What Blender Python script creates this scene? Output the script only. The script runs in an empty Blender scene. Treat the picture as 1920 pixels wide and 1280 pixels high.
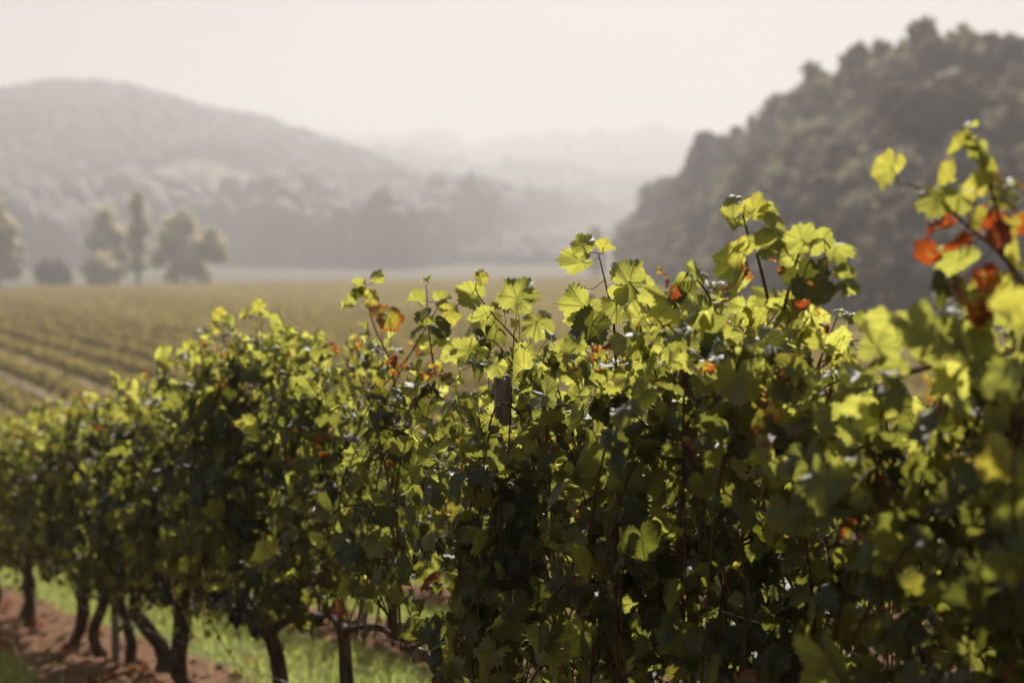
import bpy, math, random
import numpy as np
from mathutils import Vector, Matrix

# ------------------------------------------------------------------ camera, world, sun
SC = bpy.context.scene
COL = SC.collection
rad = math.radians
CAMZ = 1.75
PITCH = rad(3.43)
F = 2667.0
cd = bpy.data.cameras.new("camera"); cam = bpy.data.objects.new("camera", cd); COL.objects.link(cam)
cam.location = (0, 0, CAMZ); cam.rotation_euler = (rad(90) - PITCH, 0, 0)
cd.lens = 50; cd.sensor_width = 36; cd.clip_end = 20000; cd.clip_start = 0.05
cd.dof.use_dof = True; cd.dof.focus_distance = 3.6; cd.dof.aperture_fstop = 2.1
SC.camera = cam

SUN_EL, SUN_AZ = rad(41), rad(5)          # azimuth to the right of the view axis (+Y)
w = bpy.data.worlds.new("World"); SC.world = w; w.use_nodes = True
nt = w.node_tree; nt.nodes.clear()
sky = nt.nodes.new("ShaderNodeTexSky"); sky.sky_type = 'NISHITA'; sky.sun_disc = False
sky.sun_elevation = SUN_EL; sky.sun_rotation = SUN_AZ
sky.air_density = 1.0; sky.dust_density = 4.0; sky.ozone_density = 1.0
hs = nt.nodes.new("ShaderNodeHueSaturation"); hs.inputs["Saturation"].default_value = 0.25
tint = nt.nodes.new("ShaderNodeMix"); tint.data_type = 'RGBA'; tint.blend_type = 'MULTIPLY'; tint.inputs[0].default_value = 1
tint.inputs[7].default_value = (.44, 0.45, 0.44, 1)
veil = nt.nodes.new("ShaderNodeMix"); veil.data_type = 'RGBA'; veil.inputs[0].default_value = .72
veil.inputs[7].default_value = (2.8, 3.4, 3.25, 1)            # even pale cloud veil over the clear sky
wtc = nt.nodes.new("ShaderNodeTexCoord"); wmp = nt.nodes.new("ShaderNodeMapping"); wmp.inputs["Scale"].default_value = (1.6, 1.6, 6)
wno = nt.nodes.new("ShaderNodeTexNoise"); wno.inputs["Scale"].default_value = 2.2; wno.inputs["Detail"].default_value = 5
wmr = nt.nodes.new("ShaderNodeMapRange"); wmr.inputs[1].default_value = .3; wmr.inputs[2].default_value = .7; wmr.inputs[3].default_value = .56; wmr.inputs[4].default_value = .82
nt.links.new(wtc.outputs["Generated"], wmp.inputs[0]); nt.links.new(wmp.outputs[0], wno.inputs["Vector"]); nt.links.new(wno.outputs["Fac"], wmr.inputs[0]); nt.links.new(wmr.outputs[0], veil.inputs[0])
bg = nt.nodes.new("ShaderNodeBackground"); bg.inputs[1].default_value = 0.055
ow = nt.nodes.new("ShaderNodeOutputWorld")
nt.links.new(sky.outputs[0], hs.inputs["Color"]); nt.links.new(hs.outputs[0], tint.inputs[6])
nt.links.new(tint.outputs[2], veil.inputs[6]); nt.links.new(veil.outputs[2], bg.inputs[0]); nt.links.new(bg.outputs[0], ow.inputs[0])

sd = bpy.data.lights.new("sun", 'SUN'); sd.energy = 5.0; sd.angle = rad(0.7); sd.color = (1, 0.945, 0.86)
sun = bpy.data.objects.new("sun", sd); COL.objects.link(sun)
sdir = Vector((math.sin(SUN_AZ) * math.cos(SUN_EL), math.cos(SUN_AZ) * math.cos(SUN_EL), math.sin(SUN_EL)))
sun.rotation_euler = sdir.to_track_quat('Z', 'Y').to_euler(); sun.location = (0, 0, 60)

SC.view_settings.view_transform = 'Standard'; SC.view_settings.look = 'None'
SC.view_settings.exposure = 1.2; SC.view_settings.gamma = 1
SC.render.engine = 'CYCLES'
cy = SC.cycles
cy.use_denoising = True; cy.max_bounces = 8; cy.diffuse_bounces = 4; cy.glossy_bounces = 2
cy.transmission_bounces = 4; cy.volume_bounces = 1; cy.transparent_max_bounces = 8
cy.sample_clamp_indirect = 6; cy.sample_clamp_direct = 0

rng = np.random.default_rng(7)

# ------------------------------------------------------------------ frame of the vine rows
RD = np.array([-0.473, 0.881])      # along the row, away from the camera
RN = np.array([0.881, 0.473])       # across the rows
P0 = np.array([-0.02, 4.1])
def tw(X, Y):
    dx, dy = X - P0[0], Y - P0[1]
    return dx * RD[0] + dy * RD[1], dx * RN[0] + dy * RN[1]
def xy(t, w_):
    return P0[0] + t * RD[0] + w_ * RN[0], P0[1] + t * RD[1] + w_ * RN[1]
def sp(a): return np.logaddexp(0, a)
def sst(a, b, x):
    k = np.clip((x - a) / (b - a), 0, 1); return k * k * (3 - 2 * k)
def vnoise(x, y, seed=0):
    """smooth value noise 0..1, numpy"""
    xi, yi = np.floor(x).astype(np.int64), np.floor(y).astype(np.int64)
    fx, fy = x - xi, y - yi
    fx, fy = fx * fx * (3 - 2 * fx), fy * fy * (3 - 2 * fy)
    def h(a, b):
        n = (a * 374761393 + b * 668265263 + seed * 982451653) & 0x7fffffff
        n = ((n ^ (n >> 13)) * 1274126177) & 0x7fffffff
        return ((n ^ (n >> 16)) & 0xffff) / 65535.0
    return (h(xi, yi) * (1 - fx) + h(xi + 1, yi) * fx) * (1 - fy) + (h(xi, yi + 1) * (1 - fx) + h(xi + 1, yi + 1) * fx) * fy
RX = [-1500, -900, -600, -396, -370, -342, -310, -272, -231, -190, -148, -107, -66, -25, 16, 78, 160]
RZ = [20, 60, 106, 111, 122, 128, 125, 118, 108, 100, 86, 73, 56, 40, 21, 4, -2]
MX = [-700, -300, -150, 20, 60, 100, 180, 300, 900]
MZ = [40, 70, 84, 78, 74, 60, 42, 30, 20]
FX = [-1500, -400, -190, -117, -50, 40, 100, 170, 220, 350, 600, 1500]
FZ = [90, 110, 108, 118, 114, 118, 128, 126, 134, 130, 140, 120]
def H(X, Y):
    X = np.asarray(X, float); Y = np.asarray(Y, float)
    t, w_ = tw(X, Y)
    near = 0.05 - 0.15 * sp(t) - 0.08 * sp(w_)
    floor = -5.25 + 3.0 * sst(420, 820, Y) + 1.6 * sst(60, 420, X)
    k = 0.6
    z = floor + sp((near - floor) / k) * k
    # wooded rise on the right
    fx = 40 + 0.0 * Y
    d = (X - (66 - 0.06 * Y)) * 0.86 + 0
    z = z + 15 * sst(14, 75, d) * sst(90, 230, Y) + 20 * sst(40, 200, d) * sst(140, 300, Y)
    # hills
    z = z + np.interp(X, RX, RZ) * sst(660, 1100, Y) * (1 - 0.7 * sst(1150, 1600, Y)) + 7 * (vnoise(X / 70, Y / 70, 3) - .5) * sst(700, 900, Y)
    z = z + np.interp(X, MX, MZ) * sst(1250, 1700, Y) * (1 - 0.6 * sst(1750, 2100, Y))
    z = z + np.interp(X, FX, FZ) * sst(1900, 2400, Y)
    return z
def ray(px, py):
    u, v = (px - 960) / F, -(py - 640) / F
    c, s = math.cos(PITCH), math.sin(PITCH)
    return np.array([u, c + v * s, -s + v * c])
def rowpt(px, py, w_=0.0):
    """the point of the plane at offset w_ from the row line that lies on the line of sight (px,py)"""
    r = ray(px, py)
    k = (w_ + P0[0] * RN[0] + P0[1] * RN[1]) / (r[0] * RN[0] + r[1] * RN[1])
    return np.array([0, 0, CAMZ]) + r * k
def row_tz(px, py, w_=0.0):
    p = rowpt(px, py, w_); return tw(p[0], p[1])[0], p[2]

# ------------------------------------------------------------------ mesh helpers
def mk_mesh(name, V, polys, mat, attrs=None, smooth=True):
    """polys: list of int arrays (n,k)"""
    me = bpy.data.meshes.new(name)
    V = np.ascontiguousarray(V, np.float32)
    me.vertices.add(len(V)); me.vertices.foreach_set("co", V.ravel())
    polys = [p for p in polys if len(p)]
    loops = np.concatenate([p.ravel() for p in polys]).astype(np.int32)
    sizes = np.concatenate([np.full(len(p), p.shape[1]) for p in polys]).astype(np.int32)
    starts = np.concatenate([[0], np.cumsum(sizes)[:-1]]).astype(np.int32)
    me.loops.add(len(loops)); me.loops.foreach_set("vertex_index", loops)
    me.polygons.add(len(sizes)); me.polygons.foreach_set("loop_start", starts)
    me.update(calc_edges=True)
    if smooth: me.polygons.foreach_set("use_smooth", np.ones(len(sizes), bool))
    for k, (typ, arr) in (attrs or {}).items():
        a = me.attributes.new(k, typ, 'POINT')
        a.data.foreach_set("color" if typ == 'FLOAT_COLOR' else "vector" if typ == 'FLOAT_VECTOR' else "value", np.ascontiguousarray(arr, np.float32).ravel())
    if mat: me.materials.append(mat)
    me.validate()
    return me
def obj(name, me, parent=None):
    o = bpy.data.objects.new(name, me); COL.objects.link(o)
    if parent is not None: o.parent = parent
    return o
def empty(name, loc):
    o = bpy.data.objects.new(name, None); COL.objects.link(o); o.location = loc; o.empty_display_size = .2
    return o
def tag(o, label=None, cat=None, group=None, kind=None):
    if label: o["label"] = label
    if cat: o["category"] = cat
    if group: o["group"] = group
    if kind: o["kind"] = kind
    return o
class Acc:
    """collects pieces into one mesh"""
    def __init__(s): s.V = []; s.P = {}; s.n = 0; s.A = []
    def add(s, V, *polys, a=None):
        V = np.asarray(V, float)
        for p in polys:
            p = np.asarray(p)
            if len(p): s.P.setdefault(p.shape[1], []).append(p + s.n)
        s.V.append(V); s.n += len(V)
        if a is not None: s.A.append(np.broadcast_to(np.asarray(a, float), (len(V), 4)))
    def mesh(s, name, mat, off=(0, 0, 0), smooth=True, attrs=None):
        V = np.concatenate(s.V) - np.asarray(off)
        at = dict(attrs or {})
        if s.A: at['tone'] = ('FLOAT_COLOR', np.concatenate(s.A))
        return mk_mesh(name, V, [np.concatenate(p) for p in s.P.values()], mat, at, smooth)
def tube(pts, r, n=6, cap=True, jit=0.0, g=None):
    pts = np.asarray(pts, float); m = len(pts); r = np.broadcast_to(np.asarray(r, float), (m,))
    T = np.gradient(pts, axis=0); T /= np.linalg.norm(T, axis=1, keepdims=True) + 1e-9
    up = np.array([0.31, 0.22, 0.92]) if abs(T[0][2]) < .85 else np.array([1, 0.1, 0.05])
    A = np.cross(T, up); A /= np.linalg.norm(A, axis=1, keepdims=True) + 1e-9
    B = np.cross(T, A)
    an = np.linspace(0, 2 * np.pi, n, endpoint=False)
    rr = r[:, None] * (1 + (g.normal(0, jit, (m, n)) if jit else 0))
    V = pts[:, None] + rr[..., None] * (np.cos(an)[None, :, None] * A[:, None] + np.sin(an)[None, :, None] * B[:, None])
    V = V.reshape(-1, 3)
    i = np.arange(m - 1)[:, None] * n; j = np.arange(n)[None]; j2 = (j + 1) % n
    Q = np.stack([i + j, i + j2, i + n + j2, i + n + j], -1).reshape(-1, 4)
    if not cap: return V, Q
    V = np.vstack([V, pts[0], pts[-1]]); c0, c1 = m * n, m * n + 1
    jj = np.arange(n); k2 = (jj + 1) % n; o = (m - 1) * n
    Tt = np.vstack([np.stack([np.full(n, c0), k2, jj], -1), np.stack([np.full(n, c1), o + jj, o + k2], -1)])
    return V, Q, Tt
def smooth_path(P, n):
    P = np.asarray(P, float); k = len(P)
    if k == 2: return P[0] + (P[1] - P[0]) * np.linspace(0, 1, n)[:, None]
    Q = np.vstack([2 * P[0] - P[1], P, 2 * P[-1] - P[-2]])
    out = []
    for s in np.linspace(0, k - 1 - 1e-6, n):
        i = int(s); f = s - i; a, b, c, d = Q[i:i + 4]
        out.append(.5 * (2 * b + (c - a) * f + (2 * a - 5 * b + 4 * c - d) * f * f + (3 * b - a - 3 * c + d) * f ** 3))
    return np.array(out)

# ------------------------------------------------------------------ materials
class NT:
    def __init__(s, name):
        s.m = bpy.data.materials.new(name); s.m.use_nodes = True; s.t = s.m.node_tree; s.t.nodes.clear()
        s.out = s.t.nodes.new("ShaderNodeOutputMaterial")
    def n(s, typ, **kw):
        nd = s.t.nodes.new("ShaderNode" + typ)
        for k, v in kw.items(): setattr(nd, k, v)
        return nd
    def link(s, a, b): s.t.links.new(a, b)
    def val(s, x, inp):
        if isinstance(x, (int, float)): inp.default_value = x
        elif isinstance(x, tuple): inp.default_value = x if len(x) == 4 or inp.type == 'VECTOR' else (*x, 1)
        else: s.link(x, inp)
    def math(s, op, a, b=0.0, c=None, clamp=False):
        nd = s.n("Math", operation=op, use_clamp=clamp); s.val(a, nd.inputs[0]); s.val(b, nd.inputs[1])
        if c is not None: s.val(c, nd.inputs[2])
        return nd.outputs[0]
    def mix(s, f, a, b, blend='MIX'):
        nd = s.n("Mix", data_type='RGBA', blend_type=blend); s.val(f, nd.inputs[0]); s.val(a, nd.inputs[6]); s.val(b, nd.inputs[7])
        return nd.outputs[2]
    def noise(s, scale, detail=3, vec=None, rough=.55):
        nd = s.n("TexNoise"); nd.inputs["Scale"].default_value = scale; nd.inputs["Detail"].default_value = detail
        nd.inputs["Roughness"].default_value = rough
        if vec is not None: s.link(vec, nd.inputs["Vector"])
        return nd.outputs["Fac"]
    def ramp(s, x, a, b):
        nd = s.n("MapRange", interpolation_type='SMOOTHSTEP'); s.val(x, nd.inputs[0]); nd.inputs[1].default_value = a; nd.inputs[2].default_value = b
        return nd.outputs[0]
    def attr(s, name): return s.n("Attribute", attribute_name=name)
    def pos(s): return s.n("NewGeometry").outputs["Position"]
    def bump(s, h, strength=.5, dist=.01):
        nd = s.n("Bump"); nd.inputs["Strength"].default_value = strength; nd.inputs["Distance"].default_value = dist; s.link(h, nd.inputs["Height"])
        return nd.outputs[0]
    def bsdf(s, col, rough=.8, spec=.3, normal=None):
        p = s.n("BsdfPrincipled"); s.val(col, p.inputs["Base Color"]); s.val(rough, p.inputs["Roughness"]); p.inputs["Specular IOR Level"].default_value = spec
        if normal is not None: s.link(normal, p.inputs["Normal"])
        return p.outputs[0]
    def done(s, sh): s.link(sh, s.out.inputs["Surface"]); return s.m

def leaf_material(name, detailed=True):
    k = NT(name)
    a = k.attr("tone"); sep = k.n("SeparateColor"); k.link(a.outputs["Color"], sep.inputs[0])
    lit_tone, red, yel = sep.outputs
    luv = k.attr("luv"); sx = k.n("SeparateXYZ"); k.link(luv.outputs["Vector"], sx.inputs[0])
    x, y, r = sx.outputs
    P = k.pos()
    n1 = k.noise(38, 3, P); n2 = k.noise(140, 2, P)
    # veins
    ax = k.math('ABSOLUTE', x)
    def vein(deg, wd):
        c, s = math.cos(rad(deg)), math.sin(rad(deg))          # direction from the tip axis
        d = k.math('ABSOLUTE', k.math('SUBTRACT', k.math('MULTIPLY', ax, c), k.math('MULTIPLY', y, s)))
        al = k.math('ADD', k.math('MULTIPLY', ax, s), k.math('MULTIPLY', y, c))
        m = k.math('SUBTRACT', 1.0, k.ramp(d, wd * .4, wd))
        return k.math('MULTIPLY', m, k.ramp(al, 0.0, .05)), d
    v0, d0 = vein(0, .035); v1, d1 = vein(52, .03); v2, d2 = vein(108, .028)
    vm = k.math('MAXIMUM', k.math('MAXIMUM', v0, v1), v2)
    dmin = k.math('MINIMUM', k.math('MINIMUM', d0, d1), d2)
    sec = k.math('SINE', k.math('MULTIPLY', k.math('SUBTRACT', k.math('ADD', r, 0.0), k.math('MULTIPLY', dmin, 1.1)), 42.0))
    sec = k.math('MULTIPLY', k.ramp(sec, .80, 1.0), .5)
    vein_all = k.math('MAXIMUM', vm, sec)
    # colours
    base = k.mix(lit_tone, (.008, .008, .005), (.042, .045, .016))  # dark to bright: painted canopy shade plus random variation
    base = k.mix(k.math('MULTIPLY', vein_all, .55), base, (.12, .15, .05))
    base = k.mix(k.math('MULTIPLY', yel, .75), base, (.22, .20, .035))
    trans = k.mix(k.math('POWER', lit_tone, 1.5), (.035, .034, .004), (.90, .87, .16))  # same painted tone, up to pale cream for the top leaves
    trans = k.mix(k.math('MULTIPLY', n1, .3), trans, (.40, .42, .03))
    trans = k.mix(k.math('MULTIPLY', yel, .8), trans, (.68, .52, .05))
    trans = k.mix(k.math('MULTIPLY', vein_all, .65), trans, (.16, .20, .02))
    # red autumn colour: creeps in from the edge in blotches
    rm = k.ramp(k.math('ADD', k.math('ADD', k.math('MULTIPLY', r, .55), k.math('MULTIPLY', n1, .9)), k.math('MULTIPLY', red, .85)), 1.32, 1.60)
    base = k.mix(rm, base, (.12, .020, .012)); trans = k.mix(rm, trans, (.42, .075, .012))
    # brown dry spots and margins
    br = k.ramp(k.math('ADD', k.math('MULTIPLY', n2, .9), k.math('MULTIPLY', r, .28)), .78, .9)
    br = k.math('MULTIPLY', br, .8)
    base = k.mix(br, base, (.09, .05, .025)); trans = k.mix(br, trans, (.16, .08, .02))
    hgt = k.math('SUBTRACT', k.math('MULTIPLY', n2, .35), vein_all)
    nb = k.bump(hgt, .5, .003)
    p = k.n("BsdfPrincipled"); k.val(base, p.inputs["Base Color"]); p.inputs["Roughness"].default_value = .53
    p.inputs["Specular IOR Level"].default_value = .65; k.link(nb, p.inputs["Normal"])
    tr = k.n("BsdfTranslucent"); k.link(trans, tr.inputs[0]); k.link(nb, tr.inputs["Normal"])
    mx = k.n("MixShader"); mx.inputs[0].default_value = .46
    k.link(p.outputs[0], mx.inputs[1]); k.link(tr.outputs[0], mx.inputs[2])
    return k.done(mx.outputs[0])
M_LEAF = leaf_material("vine_leaf")

def foliage_mat(name, c1, c2, tcol, tfac=.35, c3=None):
    k = NT(name); a = k.attr("tone"); sep = k.n("SeparateColor"); k.link(a.outputs["Color"], sep.inputs[0])
    c = k.mix(sep.outputs[0], c1, c2)
    if c3: c = k.mix(sep.outputs[1], c, c3)
    tr = k.n("BsdfTranslucent"); tc = k.mix(.5, c, tcol); k.link(tc, tr.inputs[0])
    mx = k.n("MixShader"); mx.inputs[0].default_value = tfac
    k.link(k.bsdf(c, .75, .15), mx.inputs[1]); k.link(tr.outputs[0], mx.inputs[2])
    return k.done(mx.outputs[0])
M_TREE = foliage_mat("tree_foliage", (.105, .088, .068), (.20, .165, .115), (.22, .19, .08), .35, (.20, .15, .08))  # this and the next two: haze's low contrast put into the colours
M_TREE2 = foliage_mat('olive_foliage', (.13, .108, .080), (.24, .20, .13), (.30, .25, .11), .35, (.26, .20, .10))
M_TREE3 = foliage_mat('dark_foliage', (.075, .064, .050), (.15, .125, .09), (.14, .12, .06), .3, (.14, .10, .06))
M_TREEY = foliage_mat("autumn_foliage", (.38, .335, .22), (.60, .52, .35), (.80, .70, .45), .6, (.30, .17, .06))
M_WOOD = foliage_mat("wood_canopy", (.016, .015, .013), (.040, .036, .026), (.12, .11, .05), .15, (.11, .085, .05))
M_FAR = foliage_mat("far_vine_foliage", (.060, .062, .018), (.25, .22, .065), (.55, .40, .09), .45, (.36, .20, .06))
M_GRASS = foliage_mat("grass_blades", (.13, .17, .035), (.28, .31, .075), (.68, .70, .16), .5, (.42, .36, .16))
M_DRY = foliage_mat("dry_leaf", (.10, .055, .025), (.22, .12, .05), (.25, .12, .04), .25, (.25, .06, .02))

def bark(name, c1, c2, sc=30):
    k = NT(name); tc = k.n("TexCoord").outputs["Object"]; mp = k.n("Mapping"); mp.inputs["Scale"].default_value = (1, 1, .22); k.link(tc, mp.inputs[0])
    n = k.noise(sc, 6, mp.outputs[0], .65); n2 = k.noise(sc * .2, 2, tc)
    c = k.mix(k.ramp(n, .35, .68), c1, c2); c = k.mix(k.math('MULTIPLY', n2, .5), c, tuple(v * .55 for v in c1))
    return k.done(k.bsdf(c, .9, .15, k.bump(n, .9, .012)))
M_BARK = bark("vine_bark", (.035, .018, .012), (.15, .085, .055), 45)
M_CANE = bark("cane_bark", (.050, .020, .012), (.16, .065, .035), 60)
M_POST = bark("post_wood", (.15, .118, .102), (.32, .25, .21), 55)
M_TRUNK = bark("tree_bark", (.05, .04, .03), (.12, .10, .08), 4)
def simple(name, c, rough=.5, metal=0, spec=.4):
    k = NT(name); n = k.noise(60, 3); c2 = k.mix(k.math('MULTIPLY', n, .5), c, tuple(v * .6 for v in c))
    p = k.n("BsdfPrincipled"); k.link(c2, p.inputs[0]); p.inputs["Roughness"].default_value = rough; p.inputs["Metallic"].default_value = metal
    p.inputs["Specular IOR Level"].default_value = spec
    return k.done(p.outputs[0])
M_WIRE = simple("galvanised_wire", (.42, .40, .38), .45, .8)
M_GRAPE = simple("grape_skin", (.018, .014, .035), .42)
M_STALK = simple("stalk", (.16, .03, .018), .6)
M_PLASTER = simple("house_plaster", (.62, .48, .40), .9)
M_TILE = simple("roof_tile", (.36, .20, .15), .9)
M_DARK = simple("window_dark", (.03, .03, .035), .3)

def ground_mat():
    k = NT("ground"); P = k.pos(); s = k.n("SeparateXYZ"); k.link(P, s.inputs[0]); X, Y, Z = s.outputs
    wv = k.math('ADD', k.math('MULTIPLY', k.math('SUBTRACT', X, float(P0[0])), float(RN[0])), k.math('MULTIPLY', k.math('SUBTRACT', Y, float(P0[1])), float(RN[1])))
    m = k.math('FLOORED_MODULO', k.math('ADD', wv, 1.0), 2.0)
    d = k.math('ABSOLUTE', k.math('SUBTRACT', m, 1.0))
    d3 = k.math('ABSOLUTE', k.math('SUBTRACT', k.math('FLOORED_MODULO', k.math('SUBTRACT', wv, 6.5), 3.0), 1.5))
    far = k.math('GREATER_THAN', wv, 9.2)
    d = k.math('ADD', k.math('MULTIPLY', d, k.math('SUBTRACT', 1.0, far)), k.math('MULTIPLY', k.math('SUBTRACT', d3, .35), far))
    n = k.noise(2.2, 4, P); nf = k.noise(26, 5, P, .65); nb = k.noise(.11, 3, P)
    soilm = k.math('SUBTRACT', 1.0, k.ramp(k.math('ADD', d, k.math('MULTIPLY', k.math('SUBTRACT', n, .5), .55)), .42, .60))
    soil = k.mix(k.ramp(nf, .3, .7), (.085, .038, .020), (.225, .118, .066))
    grass = k.mix(k.ramp(nf, .3, .7), (.065, .085, .022), (.16, .17, .05))
    grass = k.mix(k.math('MULTIPLY', k.ramp(n, .45, .7), .5), grass, (.24, .19, .08))
    nearc = k.mix(soilm, grass, soil)
    # far: the grass between rows is drier
    dryf = k.ramp(Y, 25, 70)
    nearc = k.mix(k.math('MULTIPLY', dryf, .75), nearc, (.21, .165, .085))
    mead = k.mix(k.ramp(nb, .35, .65), (.06, .055, .03), (.10, .08, .045))
    c = k.mix(k.ramp(k.math('SUBTRACT', Y, k.math('MULTIPLY', X, 1.2)), 392, 404), nearc, mead)
    c = k.mix(k.ramp(Y, 650, 760), c, k.mix(k.ramp(nb, .4, .6), (.10, .095, .05), (.20, .17, .10)))
    h = k.math('ADD', nf, k.math('MULTIPLY', n, .6))
    return k.done(k.bsdf(c, .95, .1, k.bump(h, .8, .05)))
M_GROUND = ground_mat()

# ------------------------------------------------------------------ ground
def axis(segs):
    out = []
    for a, b, d in segs: out.append(np.arange(a, b, d))
    return np.concatenate(out + [[segs[-1][1]]])
gx = axis([(-2200, -900, 60), (-900, -300, 16), (-300, -60, 8), (-60, -12, 2), (-12, 8, .09), (8, 30, 1), (30, 300, 6), (300, 900, 25), (900, 2200, 80)])
gy = axis([(-60, 0, 4), (0, 2, .5), (2, 18, .09), (18, 60, 1.5), (60, 500, 8), (500, 1500, 14), (1500, 2700, 40), (2700, 3400, 150)])
GX, GY = np.meshgrid(gx, gy)
GZ = H(GX, GY)
T_, W_ = tw(GX, GY)
dst = np.abs((W_ + 1) % 2 - 1)
nearm = ((GY < 18) & (GX > -12) & (GX < 8))
soil = 1 - sst(.35, .6, dst)
clod = (vnoise(GX * 9, GY * 9, 1) - .5) * .05 + (vnoise(GX * 4, GY * 4, 2) - .5) * .07
GZ = GZ + nearm * (soil * (clod + .03) + (1 - soil) * clod * .3)
ny, nx = GX.shape
idx = np.arange(nx * ny).reshape(ny, nx)
Q = np.stack([idx[:-1, :-1], idx[:-1, 1:], idx[1:, 1:], idx[1:, :-1]], -1).reshape(-1, 4)
tag(obj("ground", mk_mesh("ground", np.stack([GX, GY, GZ], -1).reshape(-1, 3), [Q], M_GROUND)), kind="structure")

# ------------------------------------------------------------------ leaf builder
def leaf_template(nh, rings, seed, serr=.07):
    g = np.random.default_rng(seed)
    A = [0, 14, 27, 40, 53, 68, 84, 98, 112, 130, 150, 166, 176]
    R = [1.0, .93, .76, .82, .97, .88, .73, .79, .84, .76, .68, .55, .22]
    def half(sgn):
        phi = np.linspace(0, 174, nh)
        rr = np.interp(phi + g.normal(0, 1.2, nh), A, np.array(R) * (1 + g.normal(0, .05, len(R))))
        rr = rr * (1 + serr * np.where(np.arange(nh) % 2 == 0, 1, -1) * (np.arange(nh) > 0))
        return phi * sgn, rr
    p1, r1 = half(1); p2, r2 = half(-1)
    phi = np.concatenate([p1, p2[::-1][:-1]]); rr = np.concatenate([r1, r2[::-1][:-1]])
    n = len(phi); ph = np.radians(phi)
    X0, Y0 = np.sin(ph) * rr, np.cos(ph) * rr
    V = [[0, 0]]
    for f in rings:
        V += list(np.stack([X0 * f, Y0 * f], -1))
    V = np.array(V)
    j = np.arange(n); j2 = (j + 1) % n
    keep = j != nh - 1 if False else np.ones(n, bool)
    T = np.stack([np.zeros(n, int), 1 + j, 1 + j2], -1)
    Qs = []
    for k in range(len(rings) - 1):
        a, b = 1 + k * n, 1 + (k + 1) * n
        Qs.append(np.stack([a + j, b + j, b + j2, a + j2], -1))
    # cut the wedge between the two basal lobes (petiole sinus)
    gap = nh - 1
    T = np.delete(T, gap, 0); Qs = [np.delete(q, gap, 0) for q in Qs]
    return V, T, np.concatenate(Qs) if Qs else np.zeros((0, 4), int)
HI = [leaf_template(27, (.40, .76, 1.0), s, .075) for s in (1, 2, 3, 4)]
MID = [leaf_template(13, (.5, 1.0), s, .05) for s in (5, 6, 7)]
LO = [leaf_template(8, (1.0,), s, .03) for s in (8, 9)]
def norm(a): return a / (np.linalg.norm(a, axis=-1, keepdims=True) + 1e-9)
def build_leaves(P, N, T, S, tone, g, tmpl, mat, name, off, curl=1.0):
    """P origin, N normal, T tip direction, S size; tone (n,3)"""
    P, N, T, S, tone = map(np.asarray, (P, N, T, S, tone))
    N = norm(N); T = norm(T - (T * N).sum(-1, keepdims=True) * N); X = np.cross(T, N)
    acc = Acc(); luv = []
    which = g.integers(0, len(tmpl), len(P))
    for k, (V2, Tr, Qd) in enumerate(tmpl):
        s = which == k; m = int(s.sum())
        if not m: continue
        x, y = V2[:, 0][None], V2[:, 1][None]; r = np.hypot(x, y); ang = np.arctan2(x, y)
        u = lambda a, b: g.uniform(a, b, (m, 1))
        fold = u(-.05, .55) * curl; droop = u(-.1, .55) * curl; cup = u(-.35, .35) * curl
        z = fold * np.abs(x) * (1 - .3 * y) - droop * np.maximum(y, 0) ** 2 - cup * r ** 2
        z += u(.03, .15) * curl * np.sin(3 * ang + u(0, 6.28)) * r ** 2 + u(.02, .09) * curl * np.sin(7 * ang + u(0, 6.28)) * r ** 3
        # bulges between the main veins
        dv = np.minimum(np.minimum(np.abs(np.sin(ang)), np.abs(np.sin(np.abs(ang) - rad(52)))), np.abs(np.sin(np.abs(ang) - rad(108)))) * r
        z += u(-.05, .22) * dv * curl
        for _ in range(2):                      # uneven crumpling
            ka = u(0, 6.28); z += u(.03, .13) * curl * np.sin(u(2.2, 5.5) * (x * np.cos(ka) + y * np.sin(ka)) + u(0, 6.28)) * np.minimum(r * 1.6, 1)
        roll = u(0, .5) * curl
        z += -roll * np.maximum(np.abs(x) - .45, 0) * 1.2
        xs = x * (1 - .25 * np.abs(fold)) * u(.85, 1.12); ys = y * (1 - .15 * np.abs(droop))
        ss = S[s][:, None, None]
        W = P[s][:, None] + ss * (xs[..., None] * X[s][:, None] + ys[..., None] * T[s][:, None] + z[..., None] * N[s][:, None])
        nv = V2.shape[0]; o = (np.arange(m) * nv)[:, None, None]
        tn = np.concatenate([np.repeat(tone[s][:, None], nv, 1).reshape(-1, 3), np.ones((m * nv, 1))], 1)
        acc.add(W.reshape(-1, 3), (Tr[None] + o).reshape(-1, 3), (Qd[None] + o).reshape(-1, 4) if len(Qd) else np.zeros((0, 4), int), a=tn)
        luv.append(np.tile(np.stack([V2[:, 0], V2[:, 1], np.hypot(V2[:, 0], V2[:, 1])], -1), (m, 1)))
    return acc.mesh(name, mat, off, attrs={'luv': ('FLOAT_VECTOR', np.concatenate(luv))})

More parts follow.
